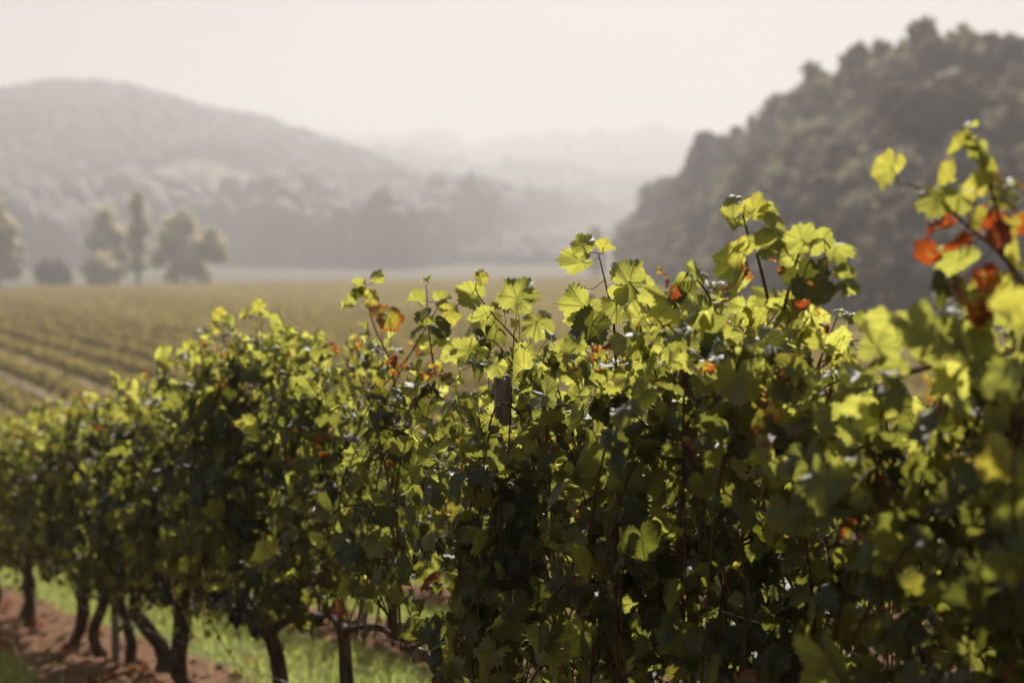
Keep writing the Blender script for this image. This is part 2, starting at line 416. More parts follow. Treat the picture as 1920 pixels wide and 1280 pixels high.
class Plant:
    """leaves and canes gathered while a vine is laid out (world coordinates)"""
    def __init__(s, g): s.g = g; s.P = []; s.N = []; s.T = []; s.S = []; s.C = []; s.canes = []; s.wood = None
    def leaf(s, P, N, T, S, tone): s.P.append(P); s.N.append(N); s.T.append(T); s.S.append(S); s.C.append(tone)
D3 = lambda v: np.array([v[0], v[1], 0.0])
RD3, RN3, UP = D3(RD), D3(RN), np.array([0, 0, 1.0])
def tone_for(g, p, redness, shade=.5):  # last argument paints canopy shade into the tone, plus a random part
    r = float(np.clip(.82 * (1 - shade) + g.normal(.12, .17), 0, 1)); red = 0.0
    if g.random() < redness: red = g.uniform(.45, 1.0)
    yel = max(0, g.normal(.05, .16)) if g.random() < .6 else 0
    return (r, red, min(yel, 1))
def grow(pl, path, size, n, redness=.03, petr=.0011, side=-1, updown=.5, taper=True, start=0, r0=.0036, petl=(.05, .10), jitter=.5, base_shade=1.0):
    """a cane along path with n alternate leaves on petioles"""
    g = pl.g; path = smooth_path(path, max(8, len(path) * 5)); m = len(path)
    pieces = [tube(path, np.linspace(r0, r0 * .45, m), 6)]
    L = np.linspace(start, 1, n)
    for i, s in enumerate(L):
        k = min(int(s * (m - 1)), m - 2); f = s * (m - 1) - k; p = path[k] * (1 - f) + path[k + 1] * f
        d = norm(path[k + 1] - path[k])
        rnd3 = g.normal(0, 1, 3)
        lat = np.cross(d, rnd3); lat = norm(lat)
        out = norm(lat + RN3 * side * .35 + UP * .25 + d * .3)
        sz = size * g.uniform(.45, 1.25) * (1 - (.60 * max(0, (s - .7) / .3) if taper else 0))
        pet = g.uniform(*petl) * sz / .065
        q = p + out * pet
        hz = norm(out * np.array([1, 1, .15]))
        upw = updown + .25 * g.normal()
        N = norm(UP * upw + hz * (1 - upw) * .9 + g.normal(0, jitter * .6, 3))
        T = norm(hz * .6 - UP * (1.1 - upw * .9) + g.normal(0, jitter * .5, 3))
        tn_ = tone_for(g, q, redness, base_shade * (1 - s ** 1.5)); pl.leaf(q, N, T, sz * (1 - .5 * tn_[1]), tn_)  # canopy shade put into the colour: dark at the cane's foot, bright tip
        mid = (p + q) / 2 + UP * .006
        pieces.append(tube(np.array([p, mid, q]), petr * (sz / .06), 4, cap=False))
    pl.canes.append(pieces)

def finish_vine(root, pl, tmpl, mat=M_LEAF, merge_canes=False):
    off = np.array(root.location)
    if root["group"] == "grapevines of the front row" if "group" in root else False:      # nothing grows right in front of the post's head
        p = np.array(pl.P); hide = (np.abs(p[:, 0] + .025) < .055) & (p[:, 1] < 4.12) & (p[:, 2] > 1.27) & (p[:, 2] < 1.45)
        for nm in "PNTSC": setattr(pl, nm, [v for v, h in zip(getattr(pl, nm), hide) if not h])
    me = build_leaves(pl.P, pl.N, pl.T, pl.S, pl.C, pl.g, tmpl, mat, "foliage", off, 1.75)
    obj("foliage", me, root)
    if merge_canes:
        a = Acc(); [a.add(*pc) for c in pl.canes for pc in c]
        obj("cane", a.mesh("cane", M_CANE, off), root)
    else:
        for c in pl.canes:
            a = Acc(); [a.add(*pc) for pc in c]
            obj("cane", a.mesh("cane", M_CANE, off), root)
def trunk_mesh(g, base, head, arms, r, off, res=10):
    a = Acc()
    mid1 = base * .7 + head * .3 + np.append(g.normal(0, .035, 2), 0); mid2 = base * .3 + head * .7 + np.append(g.normal(0, .035, 2), 0)
    p = smooth_path([base - UP * .08, base + UP * .03, mid1, mid2, head], 16)
    rr = r * (1.35 - .45 * np.linspace(0, 1, 16) + .10 * np.sin(np.linspace(0, 9, 16) + g.uniform(0, 6)))
    rr[-1] *= 1.15
    a.add(*tube(p, rr, res, True, .10, g))
    for arm in arms:
        q = smooth_path(arm, 9); a.add(*tube(q, np.linspace(r * .62, r * .30, 9), 8, True, .08, g))
    return a.mesh("trunk", M_BARK, off)

def bunch_mesh(g, top, off, L=.15, R=.046, n=95, gr=.0095):
    """a hanging bunch of grapes with its stalk"""
    import bmesh
    bm = bmesh.new(); bmesh.ops.create_icosphere(bm, subdivisions=1, radius=1)
    bv = np.array([v.co[:] for v in bm.verts]); bf = np.array([[v.index for v in f.verts] for f in bm.faces]); bm.free()
    a = Acc()
    for i in range(n):
        s = g.random() ** .8; ph = g.uniform(0, 6.28); rr = R * (1 - s) ** .6 * g.uniform(.5, 1) + .004
        c = top + np.array([rr * math.cos(ph), rr * math.sin(ph), -.035 - L * s])
        a.add(bv * gr * g.uniform(.8, 1.15) + c, bf)
    return a.mesh("grape_bunch", M_GRAPE, off)
def add_bunch(root, g, top, **kw):
    off = np.array(root.location)
    b = obj("grape_bunch", bunch_mesh(g, top, off, **kw), root)
    a = Acc(); a.add(*tube(smooth_path([top + UP * .05, top + np.array([.004, .0, 0]), top - UP * .07], 6), .0022, 5))
    obj("stalk", a.mesh("stalk", M_STALK, off), b)

# canopy top (camera pixels of the photograph turned into height along the row)
TOPPX = [(-120, 812), (0, 775), (50, 765), (100, 742), (150, 752), (185, 700), (250, 700), (300, 672), (385, 672), (402, 604), (470, 600), (580, 602), (640, 600), (700, 590),
         (760, 612), (800, 580), (860, 600), (930, 650), (1000, 668), (1050, 640), (1120, 600), (1180, 625), (1240, 600), (1300, 560), (1350, 500), (1450, 470), (1540, 510), (1600, 590),
         (1700, 605), (1800, 600), (1860, 560), (1920, 540)]
_tt = sorted((row_tz(px, py)) for px, py in TOPPX)
TT, TZ = np.array([a for a, b in _tt]), np.array([b - (.075 if a > 2.6 else .03) for a, b in _tt])
def topz(t): return float(np.interp(t, TT, TZ, left=TZ[0], right=None) if t < TT[-1] else TZ[-1] - .15 * (t - TT[-1]))

FOCUS_BLOTCH = [(-1.25, .9), (-1.55, .7), (.9, .35), (2.3, .15)]
def redness(t, z, zt):
    b = .03
    if -1.8 < t < -.9 and z > zt - .35: b = .16
    if t < -2.0: b = .12
    if 1.0 < t < 1.9: b = .06
    if t > 5: b = .06
    return b

def tiny_red(t0, t1):
    tm = (t0 + t1) / 2; return (t1 - t0) * (24 if -1.6 < tm < -.9 else 9 if tm < -1.6 else 6 if tm < 2 else 8)

def front_vine(t0, t1, th, name_label, seed, ncane=11, dens=1.0, low=.42, tmpl=HI, lean=0.0, rt=.04, bunches=(), merge=False, size=.062):
    """one grapevine of the front row occupying t0..t1, its trunk foot at th"""
    g = np.random.default_rng(seed); pl = Plant(g)
    bx, by = xy(th, g.normal(0, .03)); bz = float(H(bx, by)); base = np.array([bx, by, bz])
    root = empty("grapevine", base); tag(root, name_label, "grapevine", "grapevines of the front row")
    hh = g.uniform(.50, .60); hx, hy = xy(th + lean, 0); head = np.array([hx, hy, bz + hh])
    tm = (t0 + t1) / 2; hw = (t1 - t0) / 2
    env = lambda t_: math.cos(min(1.25, abs(t_ - tm) / hw) * 1.25)      # 1 in the middle of the vine, .3 at its edges
    arms = []
    for te in (t0, t1):
        ex, ey = xy(te, g.normal(0, .02)); arms.append([head - UP * .02, np.array([(hx + ex) / 2, (hy + ey) / 2, (head[2] + float(H(ex, ey)) + .6) / 2 + .03]), np.array([ex, ey, float(H(ex, ey)) + .60])])
    off = np.array(root.location)
    obj("trunk", trunk_mesh(g, base, head, arms, rt, off), root)
    # upright canes
    for i in range(ncane):
        t = t0 + (t1 - t0) * (i + g.uniform(.1, .9)) / ncane
        cx, cy = xy(t, 0); gz = float(H(cx, cy)); z0 = gz + .60
        tt = t + g.normal(0, .10); zt = topz(tt) + g.normal(-.03, .06) - .20 * (1 - env(t))
        w0 = g.normal(0, .06); wm = g.normal(0, .17) * (.4 + .7 * env(t)); wt = g.normal(0, .12)
        P = [np.array([*xy(t, w0 * .5), z0]), np.array([*xy(t + g.normal(0, .12), wm), z0 * .6 + zt * .4]),
             np.array([*xy(tt, (wm + wt) * .6), z0 * .25 + zt * .75]), np.array([*xy(tt + g.normal(0, .06), wt), zt])]
        n = int(19 * dens)
        grow(pl, P, size, n, redness(t, zt, zt), side=g.choice([-1, 1]), updown=.45, start=max(0, low - .5))
        # laterals near the top and middle
        for q in range(int(3 * dens)):
            s = g.uniform(.15, .95); a = np.array(P[1]) * (1 - s) + np.array(P[3]) * s
            d = norm(RN3 * g.choice([-1, 1], p=[.6, .4]) * g.uniform(.5, 1) + RD3 * g.normal(0, .8) + UP * g.uniform(-.3, .6))
            ln = g.uniform(.12, .26)
            grow(pl, [a, a + d * ln * .5 + UP * .02, a + d * ln - UP * .02], size * .8, int(5), redness(t, a[2], zt), r0=.0022, side=0, updown=.5)
    # canes that fall over the sides and hang, hiding the trunks' heads
    for sd, cnt in ((-1, int(11 * dens)), (1, int(6 * dens))):
        for i in range(cnt):
            t = tm + hw * g.normal(0, .34); gz = float(H(*xy(t, 0))); zt = topz(t)
            zs = gz + .60 + (zt - gz - .6) * g.uniform(.25, .85); wo = sd * g.uniform(.18, .34); ze = gz + low - .07 + g.uniform(0, .35)
            P = [np.array([*xy(t, sd * .05), zs]), np.array([*xy(t + g.normal(0, .06), wo * .8), zs + .03]),
                 np.array([*xy(t + g.normal(0, .08), wo), (zs + ze) / 2]), np.array([*xy(t + g.normal(0, .12), wo * g.uniform(.6, 1)), ze])]
            grow(pl, P, size * 1.05, int(13), redness(t, zs, zt), side=sd, updown=.30, petl=(.03, .07), jitter=.55)
    # leaf curtain between
    for i in range(int(1450 * dens ** 1.8 * (t1 - t0))):
        t = g.uniform(t0 - .05, t1 + .05); gz = float(H(*xy(t, 0))); zt = topz(t) - .22 * (1 - env(t))
        if g.random() > .12 + .95 * env(t): continue
        lo_ = low + .22 * (1 - env(t)) - .06; z = gz + lo_ + (zt - gz - lo_) * g.random() ** .9; ww = float(np.clip(g.normal(0, .17), -.33, .33)) * (.55 + .6 * env(t))
        if float(vnoise(t * 4.5 + 40, z * 4.5, 33 + (ww > 0))) < .5: continue          # clumps and hollows
        hz = norm(RN3 * (ww if abs(ww) > .03 else g.choice([-1, 1])) * 4 + g.normal(0, .5, 3))
        up = g.uniform(.1, .7)
        pl.leaf(np.array([*xy(t, ww), z]), UP * up + hz * (1 - up) + g.normal(0, .3, 3), hz * .4 - UP * .8 + g.normal(0, .35, 3), size * g.uniform(.5, 1.25), tone_for(g, None, redness(t, z, zt) * .5, .95 - .75 * min(1, max(0, (z - zt + .45) / .4))))  # painted shade here too: dark low down, bright near the canopy top
    for c in range(int(tiny_red(t0, t1))):                       # sprigs of tiny red and orange leaves
        t = g.uniform(t0, t1); zt = topz(t); z = zt - abs(g.normal(.02, .16)); ww = g.uniform(-.3, .1)
        for q in range(int(g.integers(3, 8))):
            pl.leaf(np.array([*xy(t + g.normal(0, .02), ww + g.normal(0, .02)), z + g.normal(0, .02)]), g.normal(0, 1, 3), g.normal(0, 1, 3), g.uniform(.010, .022), (.6, g.uniform(.7, 1), .6))
    for (bt, bw, bh) in bunches:
        X, Y = xy(bt, bw); add_bunch(root, g, np.array([X, Y, float(H(X, Y)) + bh + .13]))
    return root, pl

def shoot(pl, pts, ww, leaves, r0=.0036, side=-1, red=.05):
    """a free shoot: pts and leaves are sight points on the plane ww off the row; leaves (px,py,size,tipangle,facing,tone)"""
    P = [rowpt(a, b, ww) for a, b in pts]
    path = smooth_path(P, 24); pieces = [tube(path, np.linspace(r0, r0 * .4, 24), 6)]
    for (lx, ly, s, ang, up, tone) in leaves:
        q = rowpt(lx, ly, ww + pl.g.uniform(-.05, .05))
        k = int(np.argmin(np.linalg.norm(path - q, axis=1) + .25 * np.maximum(0, path[:, 2] - q[2])))
        right = np.array([1, 0, 0.0]); a = rad(ang)
        T = norm(right * math.sin(a) + UP * math.cos(a) + np.array([0, pl.g.uniform(-.3, .3), 0]))
        N = norm(np.array([0, -1 if pl.g.random() < .5 else 1, 0]) * (1 - up) + UP * up + pl.g.normal(0, .15, 3))
        pl.leaf(q - T * s * .25, N, T, s, tone)
        mid = (path[k] + q) / 2 - UP * .01
        pieces.append(tube(np.array([path[k], mid, q - T * s * .25]), .0011, 4, cap=False))
    pl.canes.append(pieces)

# ---------------------------------------------------------- front row
G_, R_, Y_ = (.75, 0, 0), (.5, 1.15, .3), (.8, 0, .5)
SPEC = [  # t0, t1, trunk t, label, dens, low, tmpl, rt, lean, bunches
    (-3.3, -2.35, -2.9, "grapevine at the near end, tallest leafy shoots with red and orange leaves", 1.15, .30, HI, .04, 0, ()),
    (-2.35, -1.5, -2.0, "grapevine with broad dark hanging leaves and a long bare side cane above", 1.3, .30, HI, .04, 0, ()),
    (-1.5, -.75, -1.15, "grapevine with a tall bushy crest flecked with small red leaves", 1.3, .32, HI, .038, .03, ((-1.3, -.12, .62),)),
    (-.75, .1, -.55, "grapevine just beside the wooden post with one upright leafy shoot on top", 1.05, .40, HI, .036, .05, ()),
    (.1, .75, .42, "grapevine just past the wooden post, with sparse hanging shoots", .55, .74, HI, .036, 0, ()),
    (.75, 1.55, 1.2, "thin loose grapevine, sky-lit leaves and an orange-brown withered leaf on top", .50, .85, HI, .03, .1, ()),
    (1.55, 2.9, 2.17, "dense dark grapevine on a single straight trunk with black grapes", 1.15, .48, HI, .040, 0, ((2.35, -.16, .62), (1.98, -.2, .6), (2.05, -.1, .55))),
    (2.9, 3.8, 3.45, "grapevine on a thick trunk bent like a knee", 1.0, .50, MID, .050, .12, ((3.2, -.15, .6), (3.75, -.1, .62))),
    (3.8, 4.55, 4.3, "grapevine on a slim curved trunk left of the bent thick one", 1.0, .50, MID, .042, .15, ((4.0, -.15, .6),)),
    (4.55, 5.3, 4.85, "grapevine with a crooked thin trunk close to the second post", .95, .52, MID, .032, .1, ()),
    (5.3, 5.95, 5.55, "grapevine on a short dark upright trunk just behind the second post", .9, .5, MID, .04, 0, ()),
    (5.95, 7.2, 6.35, "grapevine whose trunk leans strongly along the row", .9, .5, MID, .045, -.30, ()),
    (7.2, 8.3, 7.9, "grapevine with two dry orange leaves low on its canopy", .9, .5, MID, .042, .08, ()),
    (8.3, 9.4, 8.7, "grapevine with a low bushy top far down the row", .9, .5, MID, .045, .05, ()),
    (9.4, 10.6, 10.0, "grapevine at the far end of the visible row", .85, .5, MID, .042, 0, ()),
    (10.6, 11.8, 11.2, "last grapevine of the front row, beyond the far one", .8, .5, MID, .042, 0, ()),
]
plants = []
for i, (t0, t1, th, lab, dens, low, tm, rt, lean, bun) in enumerate(SPEC):
    root, pl = front_vine(t0, t1, th, lab, 100 + i, int(round(11 * (t1 - t0))), dens, low, tm, lean, rt * .86, bun, size=.051 if i > 3 else .050)
    plants.append([root, pl, tm])
# named shoots on particular vines
pA = plants[4][1]; pB = plants[3][1]; pC = plants[2][1]; pD = plants[0][1]; pE = plants[5][1]; pR = plants[1][1]; pF = plants[6][1]
shoot(pB, [(1002, 745), (975, 650), (925, 590), (893, 545), (898, 512)], -.02, [
    (975, 548, .075, 25, .05, G_), (878, 548, .062, -70, .15, G_), (905, 520, .03, 70, .3, (.6, .5, .5)), (898, 510, .02, -10, .2, Y_),
    (905, 600, .078, -130, .05, G_), (1008, 612, .060, 170, .1, G_), (985, 690, .085, -150, .1, G_), (955, 740, .080, -130, .2, (.7, 0, .1)),
    (1040, 690, .055, 80, .3, G_), (915, 640, .05, 160, .1, (.1, 0, 0)), (950, 575, .05, 120, .5, (.6, .2, 0)), (870, 660, .06, -100, .2, (.7, .25, .1))])
shoot(pB, [(1155, 690), (1150, 600), (1135, 530), (1122, 475)], -.05, [
    (1090, 455, .040, -25, .2, G_), (1082, 492, .060, -100, .15, G_), (1138, 462, .035, 75, .4, Y_), (1190, 528, .072, 75, .15, G_),
    (1090, 545, .055, -110, .6, (.4, 0, 0)), (1085, 585, .075, -140, .05, G_), (1165, 575, .070, 130, .05, G_), (1225, 580, .06, 110, .15, G_),
    (1105, 620, .07, -160, .1, (.15, 0, 0)), (1185, 650, .07, 150, .2, G_), (1205, 620, .05, 160, 0, G_), (1075, 665, .075, -90, .1, G_)])
shoot(pC, [(1440, 560), (1420, 480), (1403, 440), (1393, 400), (1396, 375)], -.10, [
    (1370, 372, .036, -60, .5, G_), (1420, 385, .040, 30, .2, Y_), (1368, 412, .036, -110, .45, G_), (1440, 395, .030, 80, .2, G_),
    (1460, 425, .045, 80, .6, G_), (1378, 468, .05, -60, .2, Y_), (1440, 460, .05, 60, .2, G_), (1365, 500, .055, -120, .3, (.1, 0, 0))])
shoot(pC, [(1470, 580), (1490, 500), (1510, 455), (1545, 448)], -.08, [
    (1500, 440, .042, -20, .3, G_), (1550, 445, .045, 60, .6, G_), (1575, 468, .035, 110, .5, G_), (1540, 500, .05, 90, .7, (.3, .5, 0)),
    (1480, 470, .05, -60, .2, G_), (1510, 530, .055, 150, .1, (.1, .3, 0)), (1600, 520, .055, 80, .15, G_), (1560, 560, .05, 60, .5, (.3, .6, 0))])
shoot(pC, [(1350, 600), (1320, 540), (1290, 510)], -.05, [
    (1265, 535, .045, -70, .5, G_), (1312, 508, .035, 60, .3, G_), (1290, 560, .05, -140, .5, (.2, 0, 0)), (1340, 535, .04, 0, .2, Y_), (1262, 575, .05, -120, .6, (.2, 0, 0)), (1270, 620, .065, -120, .1, G_)])
shoot(pR, [(1640, 730), (1700, 700), (1760, 685), (1830, 680), (1905, 655)], -.22, [(1740, 665, .045, 170, .8, (.2, 0, 0)), (1650, 640, .05, 20, .3, G_), (1610, 700, .05, -90, .9, (.4, 0, 0))], r0=.006)
shoot(pD, [(1935, 560), (1880, 480), (1810, 420), (1760, 375), (1705, 345)], -.2, [
    (1668, 325, .046, -160, .1, (.8, .25, .3)), (1770, 340, .036, -100, .5, Y_), (1745, 380, .038, -120, .2, G_), (1800, 380, .036, 160, .1, G_),
    (1840, 350, .034, 60, .4, Y_), (1885, 365, .04, 90, .5, (.6, .5, .4)), (1760, 430, .035, -100, .6, R_), (1735, 480, .030, -120, .3, R_),
    (1790, 460, .032, -80, .6, R_), (1830, 420, .03, 160, .2, (.5, .7, .5)), (1870, 440, .038, 120, .3, R_), (1905, 420, .04, 60, .4, (.5, .8, .4)),
    (1800, 500, .045, 180, .2, G_), (1815, 560, .038, 175, .2, (.6, .8, .2)), (1835, 590, .035, 170, .2, R_), (1845, 530, .034, 160, .2, R_),
    (1890, 560, .055, 200, .15, Y_), (1770, 545, .035, -160, .4, (.1, 0, 0)), (1910, 500, .04, 90, .6, Y_)], r0=.0045)
shoot(pD, [(1880, 480), (1870, 400), (1850, 330), (1830, 270), (1800, 240)], -.2, [
    (1812, 236, .025, -70, .6, G_), (1800, 275, .030, -90, .5, Y_), (1836, 290, .026, 170, .2, G_), (1825, 255, .02, 60, .5, Y_), (1860, 330, .03, 80, .4, (.7, .6, .4)),
    (1900, 340, .034, 60, .5, (.7, .7, .4))], r0=.0035)
shoot(pD, [(1935, 640), (1905, 800), (1900, 950), (1915, 1100)], -.45, [
    (1900, 720, .045, 170, .2, (.45, 0, 0)), (1870, 870, .045, -150, .1, (.5, .2, .7)), (1905, 960, .055, 175, .05, (.4, 0, 0)), (1895, 1060, .045, 160, .1, (.4, 0, 0)), (1915, 560, .045, 30, .3, Y_)], r0=.004)
shoot(pE, [(740, 690), (705, 620), (690, 570), (683, 520)], -.05, [
    (675, 530, .035, -60, .5, G_), (708, 522, .035, 80, .2, G_), (668, 550, .04, 190, .1, (.2, 0, 0)), (735, 605, .060, 150, .1, (.3, .8, .6)), (715, 585, .045, 30, .5, (.3, .8, .3)), (700, 560, .04, 90, .3, Y_), (650, 575, .04, -80, .4, G_)])
shoot(pE, [(815, 700), (803, 610), (800, 540)], -.03, [(796, 527, .026, -70, .7, G_), (778, 565, .045, -90, .5, G_), (832, 560, .04, 70, .2, G_), (845, 590, .05, 100, .2, Y_), (790, 600, .045, -120, .2, (.2, 0, 0)), (830, 620, .05, 130, .6, (.2, 0, 0))])
shoot(pF, [(500, 700), (492, 640), (488, 585)], -.05, [(483, 572, .04, -60, .2, Y_), (500, 590, .04, 60, .4, G_), (460, 590, .04, -90, .4, Y_), (520, 600, .04, 90, .3, G_)])
shoot(pF, [(430, 700), (420, 640), (415, 590)], -.05, [(410, 587, .045, -70, .4, Y_), (430, 600, .04, 60, .3, G_), (400, 615, .04, -120, .3, Y_)])
shoot(plants[9][1], [(350, 740), (353, 680), (355, 650)], -.05, [(352, 645, .04, -50, .3, Y_), (365, 655, .04, 50, .5, G_), (340, 665, .04, -90, .4, G_)])
for root, pl, tm in plants: finish_vine(root, pl, tm)

# ---------------------------------------------------------- rows behind (copies of a few lighter vines)
def back_proto(seed, dens):
    g = np.random.default_rng(seed); pl = Plant(g)
    root = empty("grapevine", (0, 0, 0))
    base = np.zeros(3); head = np.array([0, 0, .55])
    arms = [[head, head + RD3 * s * .25 + UP * .03, head + RD3 * s * .5 + UP * .03] for s in (-1, 1)]
    obj("trunk", trunk_mesh(g, base, head, arms, .042, base, 8), root)
    for i in range(9):
        t = -.5 + (i + .5) / 9; zt = 1.5 + g.normal(0, .07); w1 = g.normal(0, .12)
        f = lambda t_, w_, z_: RD3 * t_ + RN3 * w_ + UP * z_
        grow(pl, [f(t, 0, .6), f(t + g.normal(0, .05), w1, 1.0), f(t + g.normal(0, .1), w1 + g.normal(0, .1), zt)], .066, int(16 * dens), .08, side=g.choice([-1, 1]), updown=.45)
    for sd in (-1, 1):
        for i in range(6):
            t = g.uniform(-.5, .5); zs = g.uniform(.9, 1.35); ze = g.uniform(.5, .8)
            grow(pl, [f(t, sd * .05, zs), f(t, sd * .25, zs), f(t + g.normal(0, .08), sd * .28, (zs + ze) / 2), f(t + g.normal(0, .1), sd * .25, ze)], .068, 11, .08, side=sd, updown=.3)
    finish_vine(root, pl, LO if seed % 2 else MID, merge_canes=True)
    return root
def copy_tree(o):
    c = o.copy(); COL.objects.link(c)
    for ch in o.children:
        d = ch.copy(); COL.objects.link(d); d.parent = c
    return c
protos = [back_proto(s, 1.0) for s in (501, 503, 505, 507)]
used = set(); gB = np.random.default_rng(11)
for row, tlo, thi in ((2.0, -1.5, 14), (4.0, .5, 18), (6.0, 2.5, 20)):
    t = tlo
    while t < thi:
        k = int(gB.integers(0, 4)); o = protos[k] if k not in used else copy_tree(protos[k]); used.add(k)
        X, Y = xy(t, row); o.location = (X, Y, float(H(X, Y)) - .02)
        o.rotation_euler = (0, 0, math.pi if gB.random() < .5 and (k in used) else 0); o.scale = (1, 1, gB.uniform(.92, 1.06))
        word = {2.0: "second", 4.0: "third", 6.0: "fourth"}[row]
        tag(o, f"grapevine of the {word} row, seen in bits through gaps in the front row", "grapevine", f"grapevines of the {word} row")
        t += gB.uniform(.9, 1.12)
for k in range(4):
    if k not in used:
        for ch in list(protos[k].children): bpy.data.objects.remove(ch)
        bpy.data.objects.remove(protos[k])

# ---------------------------------------------------------- posts and wires
def post(t, w_, h, label, wd=.044, grp=None):
    X, Y = xy(t, w_); z = float(H(X, Y)); g = np.random.default_rng(int(abs(t * 37) + w_ * 5))
    import bmesh
    bm = bmesh.new(); bmesh.ops.create_cube(bm, size=1)
    for v in bm.verts:
        tp = v.co.z > 0
        v.co.x *= wd * (1 if tp else 1.1); v.co.y *= wd * (1 if tp else 1.1); v.co.z = h if tp else -.2
        v.co.x += g.normal(0, .002); v.co.y += g.normal(0, .002)
    bmesh.ops.bevel(bm, geom=bm.edges[:], offset=.004, segments=2, affect='EDGES')
    me = bpy.data.meshes.new("stake"); bm.to_mesh(me); bm.free(); me.materials.append(M_POST)
    e = empty("vineyard_post", (X, Y, z)); e.rotation_euler = (g.normal(0, .012), g.normal(0, .012), rad(12))
    obj("stake", me, e)
    a = Acc()
    for hz in (.62, 1.02, 1.33):
        if hz < h: 
            th = np.linspace(0, 2 * np.pi, 9); q = np.stack([np.cos(th) * (wd * .5 + .004) * 1.25, np.sin(th) * (wd * .5 + .004) * 1.25, np.full(9, hz)], -1)
            a.add(*tube(q, .0022, 5))
    obj("wire_loop", a.mesh("wire_loop", M_WIRE), e)
    tag(e, label, "post", grp)
z_top = row_tz(945, 703)[1]; post(0, 0, z_top - float(H(*xy(0, 0))), "square grey wooden post rising to the canopy top, in sharp focus", .046)
post(5.1, 0, 1.35, "thin straight wooden post among the trunks, second along the front row")
post(10.2, 0, 1.35, "wooden post farthest down the front row")
post(-4.0, 0, 1.5, "wooden post at the near end of the front row, beyond the frame")
for i in range(3): post(.9 + 5.1 * i, 2.0, 1.4, "slim wooden post of the second row, standing on the soil strip", grp="posts of the second row")
def wire(w_, h, t0, t1, label, sag=.012):
    t = np.arange(t0, t1, .25); P = []
    for a in t:
        X, Y = xy(a, w_); ph = ((a - 0) / 5.1) % 1
        P.append([X, Y, float(H(*xy(a, 0))) + h - sag * 4 * ph * (1 - ph)])
    a = Acc(); a.add(*tube(np.array(P), .0016, 5))
    tag(obj("trellis_wire", a.mesh("trellis_wire", M_WIRE)), label, "wire", "trellis wires of the front row")
wire(-.03, .33, -4, 12, "thin pale wire lowest over the grass under the leaves")
wire(0, .62, -4, 12, "thin wire carrying the vine arms at trunk top")
wire(-.035, 1.02, -4, 12, "thin wire on the near side at mid height of the leaves")
wire(.035, 1.33, -4, 12, "thin topmost wire through the upper leaves")

# ---------------------------------------------------------- grass, fallen leaves, clods
g = np.random.default_rng(21)
def grass_mesh(n, tr, wr, hmin, hmax, allow):
    t = g.uniform(*tr, n); w_ = g.uniform(*wr, n); X, Y = xy(t, w_)
    X, Y = P0[0] + t * RD[0] + w_ * RN[0], P0[1] + t * RD[1] + w_ * RN[1]
    d = np.abs((w_ + 1) % 2 - 1) + (vnoise(X * 2, Y * 2, 5) - .5) * .4
    keep = (d > .52) | (g.random(n) < .05)
    keep &= g.random(n) < .35 + .8 * vnoise(X * 1.3, Y * 1.3, 8)
    X, Y = X[keep], Y[keep]; m = len(X); Z = H(X, Y) - .01
    h = g.uniform(hmin, hmax, m) * (.6 + .8 * vnoise(X * 1.7, Y * 1.7, 9)); an = g.uniform(0, 6.28, m); ln = g.uniform(.2, 1.0, m) * h; wd = g.uniform(.0018, .0045, m)
    dx, dy = np.cos(an), np.sin(an); qx, qy = -dy, dx
    V = np.zeros((m, 5, 3)); 
    for i, (s, b, wf) in enumerate(((0, 0, 1), (0, 0, -1), (.55, .3, .8), (.55, .3, -.8), (1, 1, 0))):
        V[:, i] = np.stack([X + dx * ln * b + qx * wd * wf, Y + dy * ln * b + qy * wd * wf, Z + h * s * (1 - .25 * b)], -1)
    o = (np.arange(m) * 5)[:, None]
    Qd = np.array([[0, 1, 3, 2]]) + o; Tr = np.array([[2, 3, 4]]) + o
    tn = np.stack([g.random(m), (g.random(m) < .22) * g.random(m), np.zeros(m), np.ones(m)], -1)
    return mk_mesh("grass", V.reshape(-1, 3), [Tr, Qd], M_GRASS, {'tone': ('FLOAT_COLOR', np.repeat(tn, 5, 0))})
tag(obj("grass", grass_mesh(190000, (-3, 17), (-1.7, 7.5), .05, .16, None)), "short bright green grass growing between the vine rows", "grass", kind="stuff")
n = 900; t = g.uniform(-3, 15, n); w_ = np.round(g.uniform(-.4, 3.4, n) / 2) * 2 + g.normal(0, .35, n)
X, Y = P0[0] + t * RD[0] + w_ * RN[0], P0[1] + t * RD[1] + w_ * RN[1]
me = build_leaves(np.stack([X, Y, H(X, Y) + .05], -1), np.stack([g.normal(0, .4, n), g.normal(0, .4, n), np.ones(n)], -1), g.normal(0, 1, (n, 3)), g.uniform(.03, .06, n),
                  np.stack([g.random(n), (g.random(n) < .3) * 1., np.zeros(n)], -1), g, MID, M_DRY, "fallen_leaves", (0, 0, 0), 1.3)
tag(obj("fallen_leaves", me), "dry brown vine leaves scattered on the reddish soil", "fallen leaves", kind="stuff")

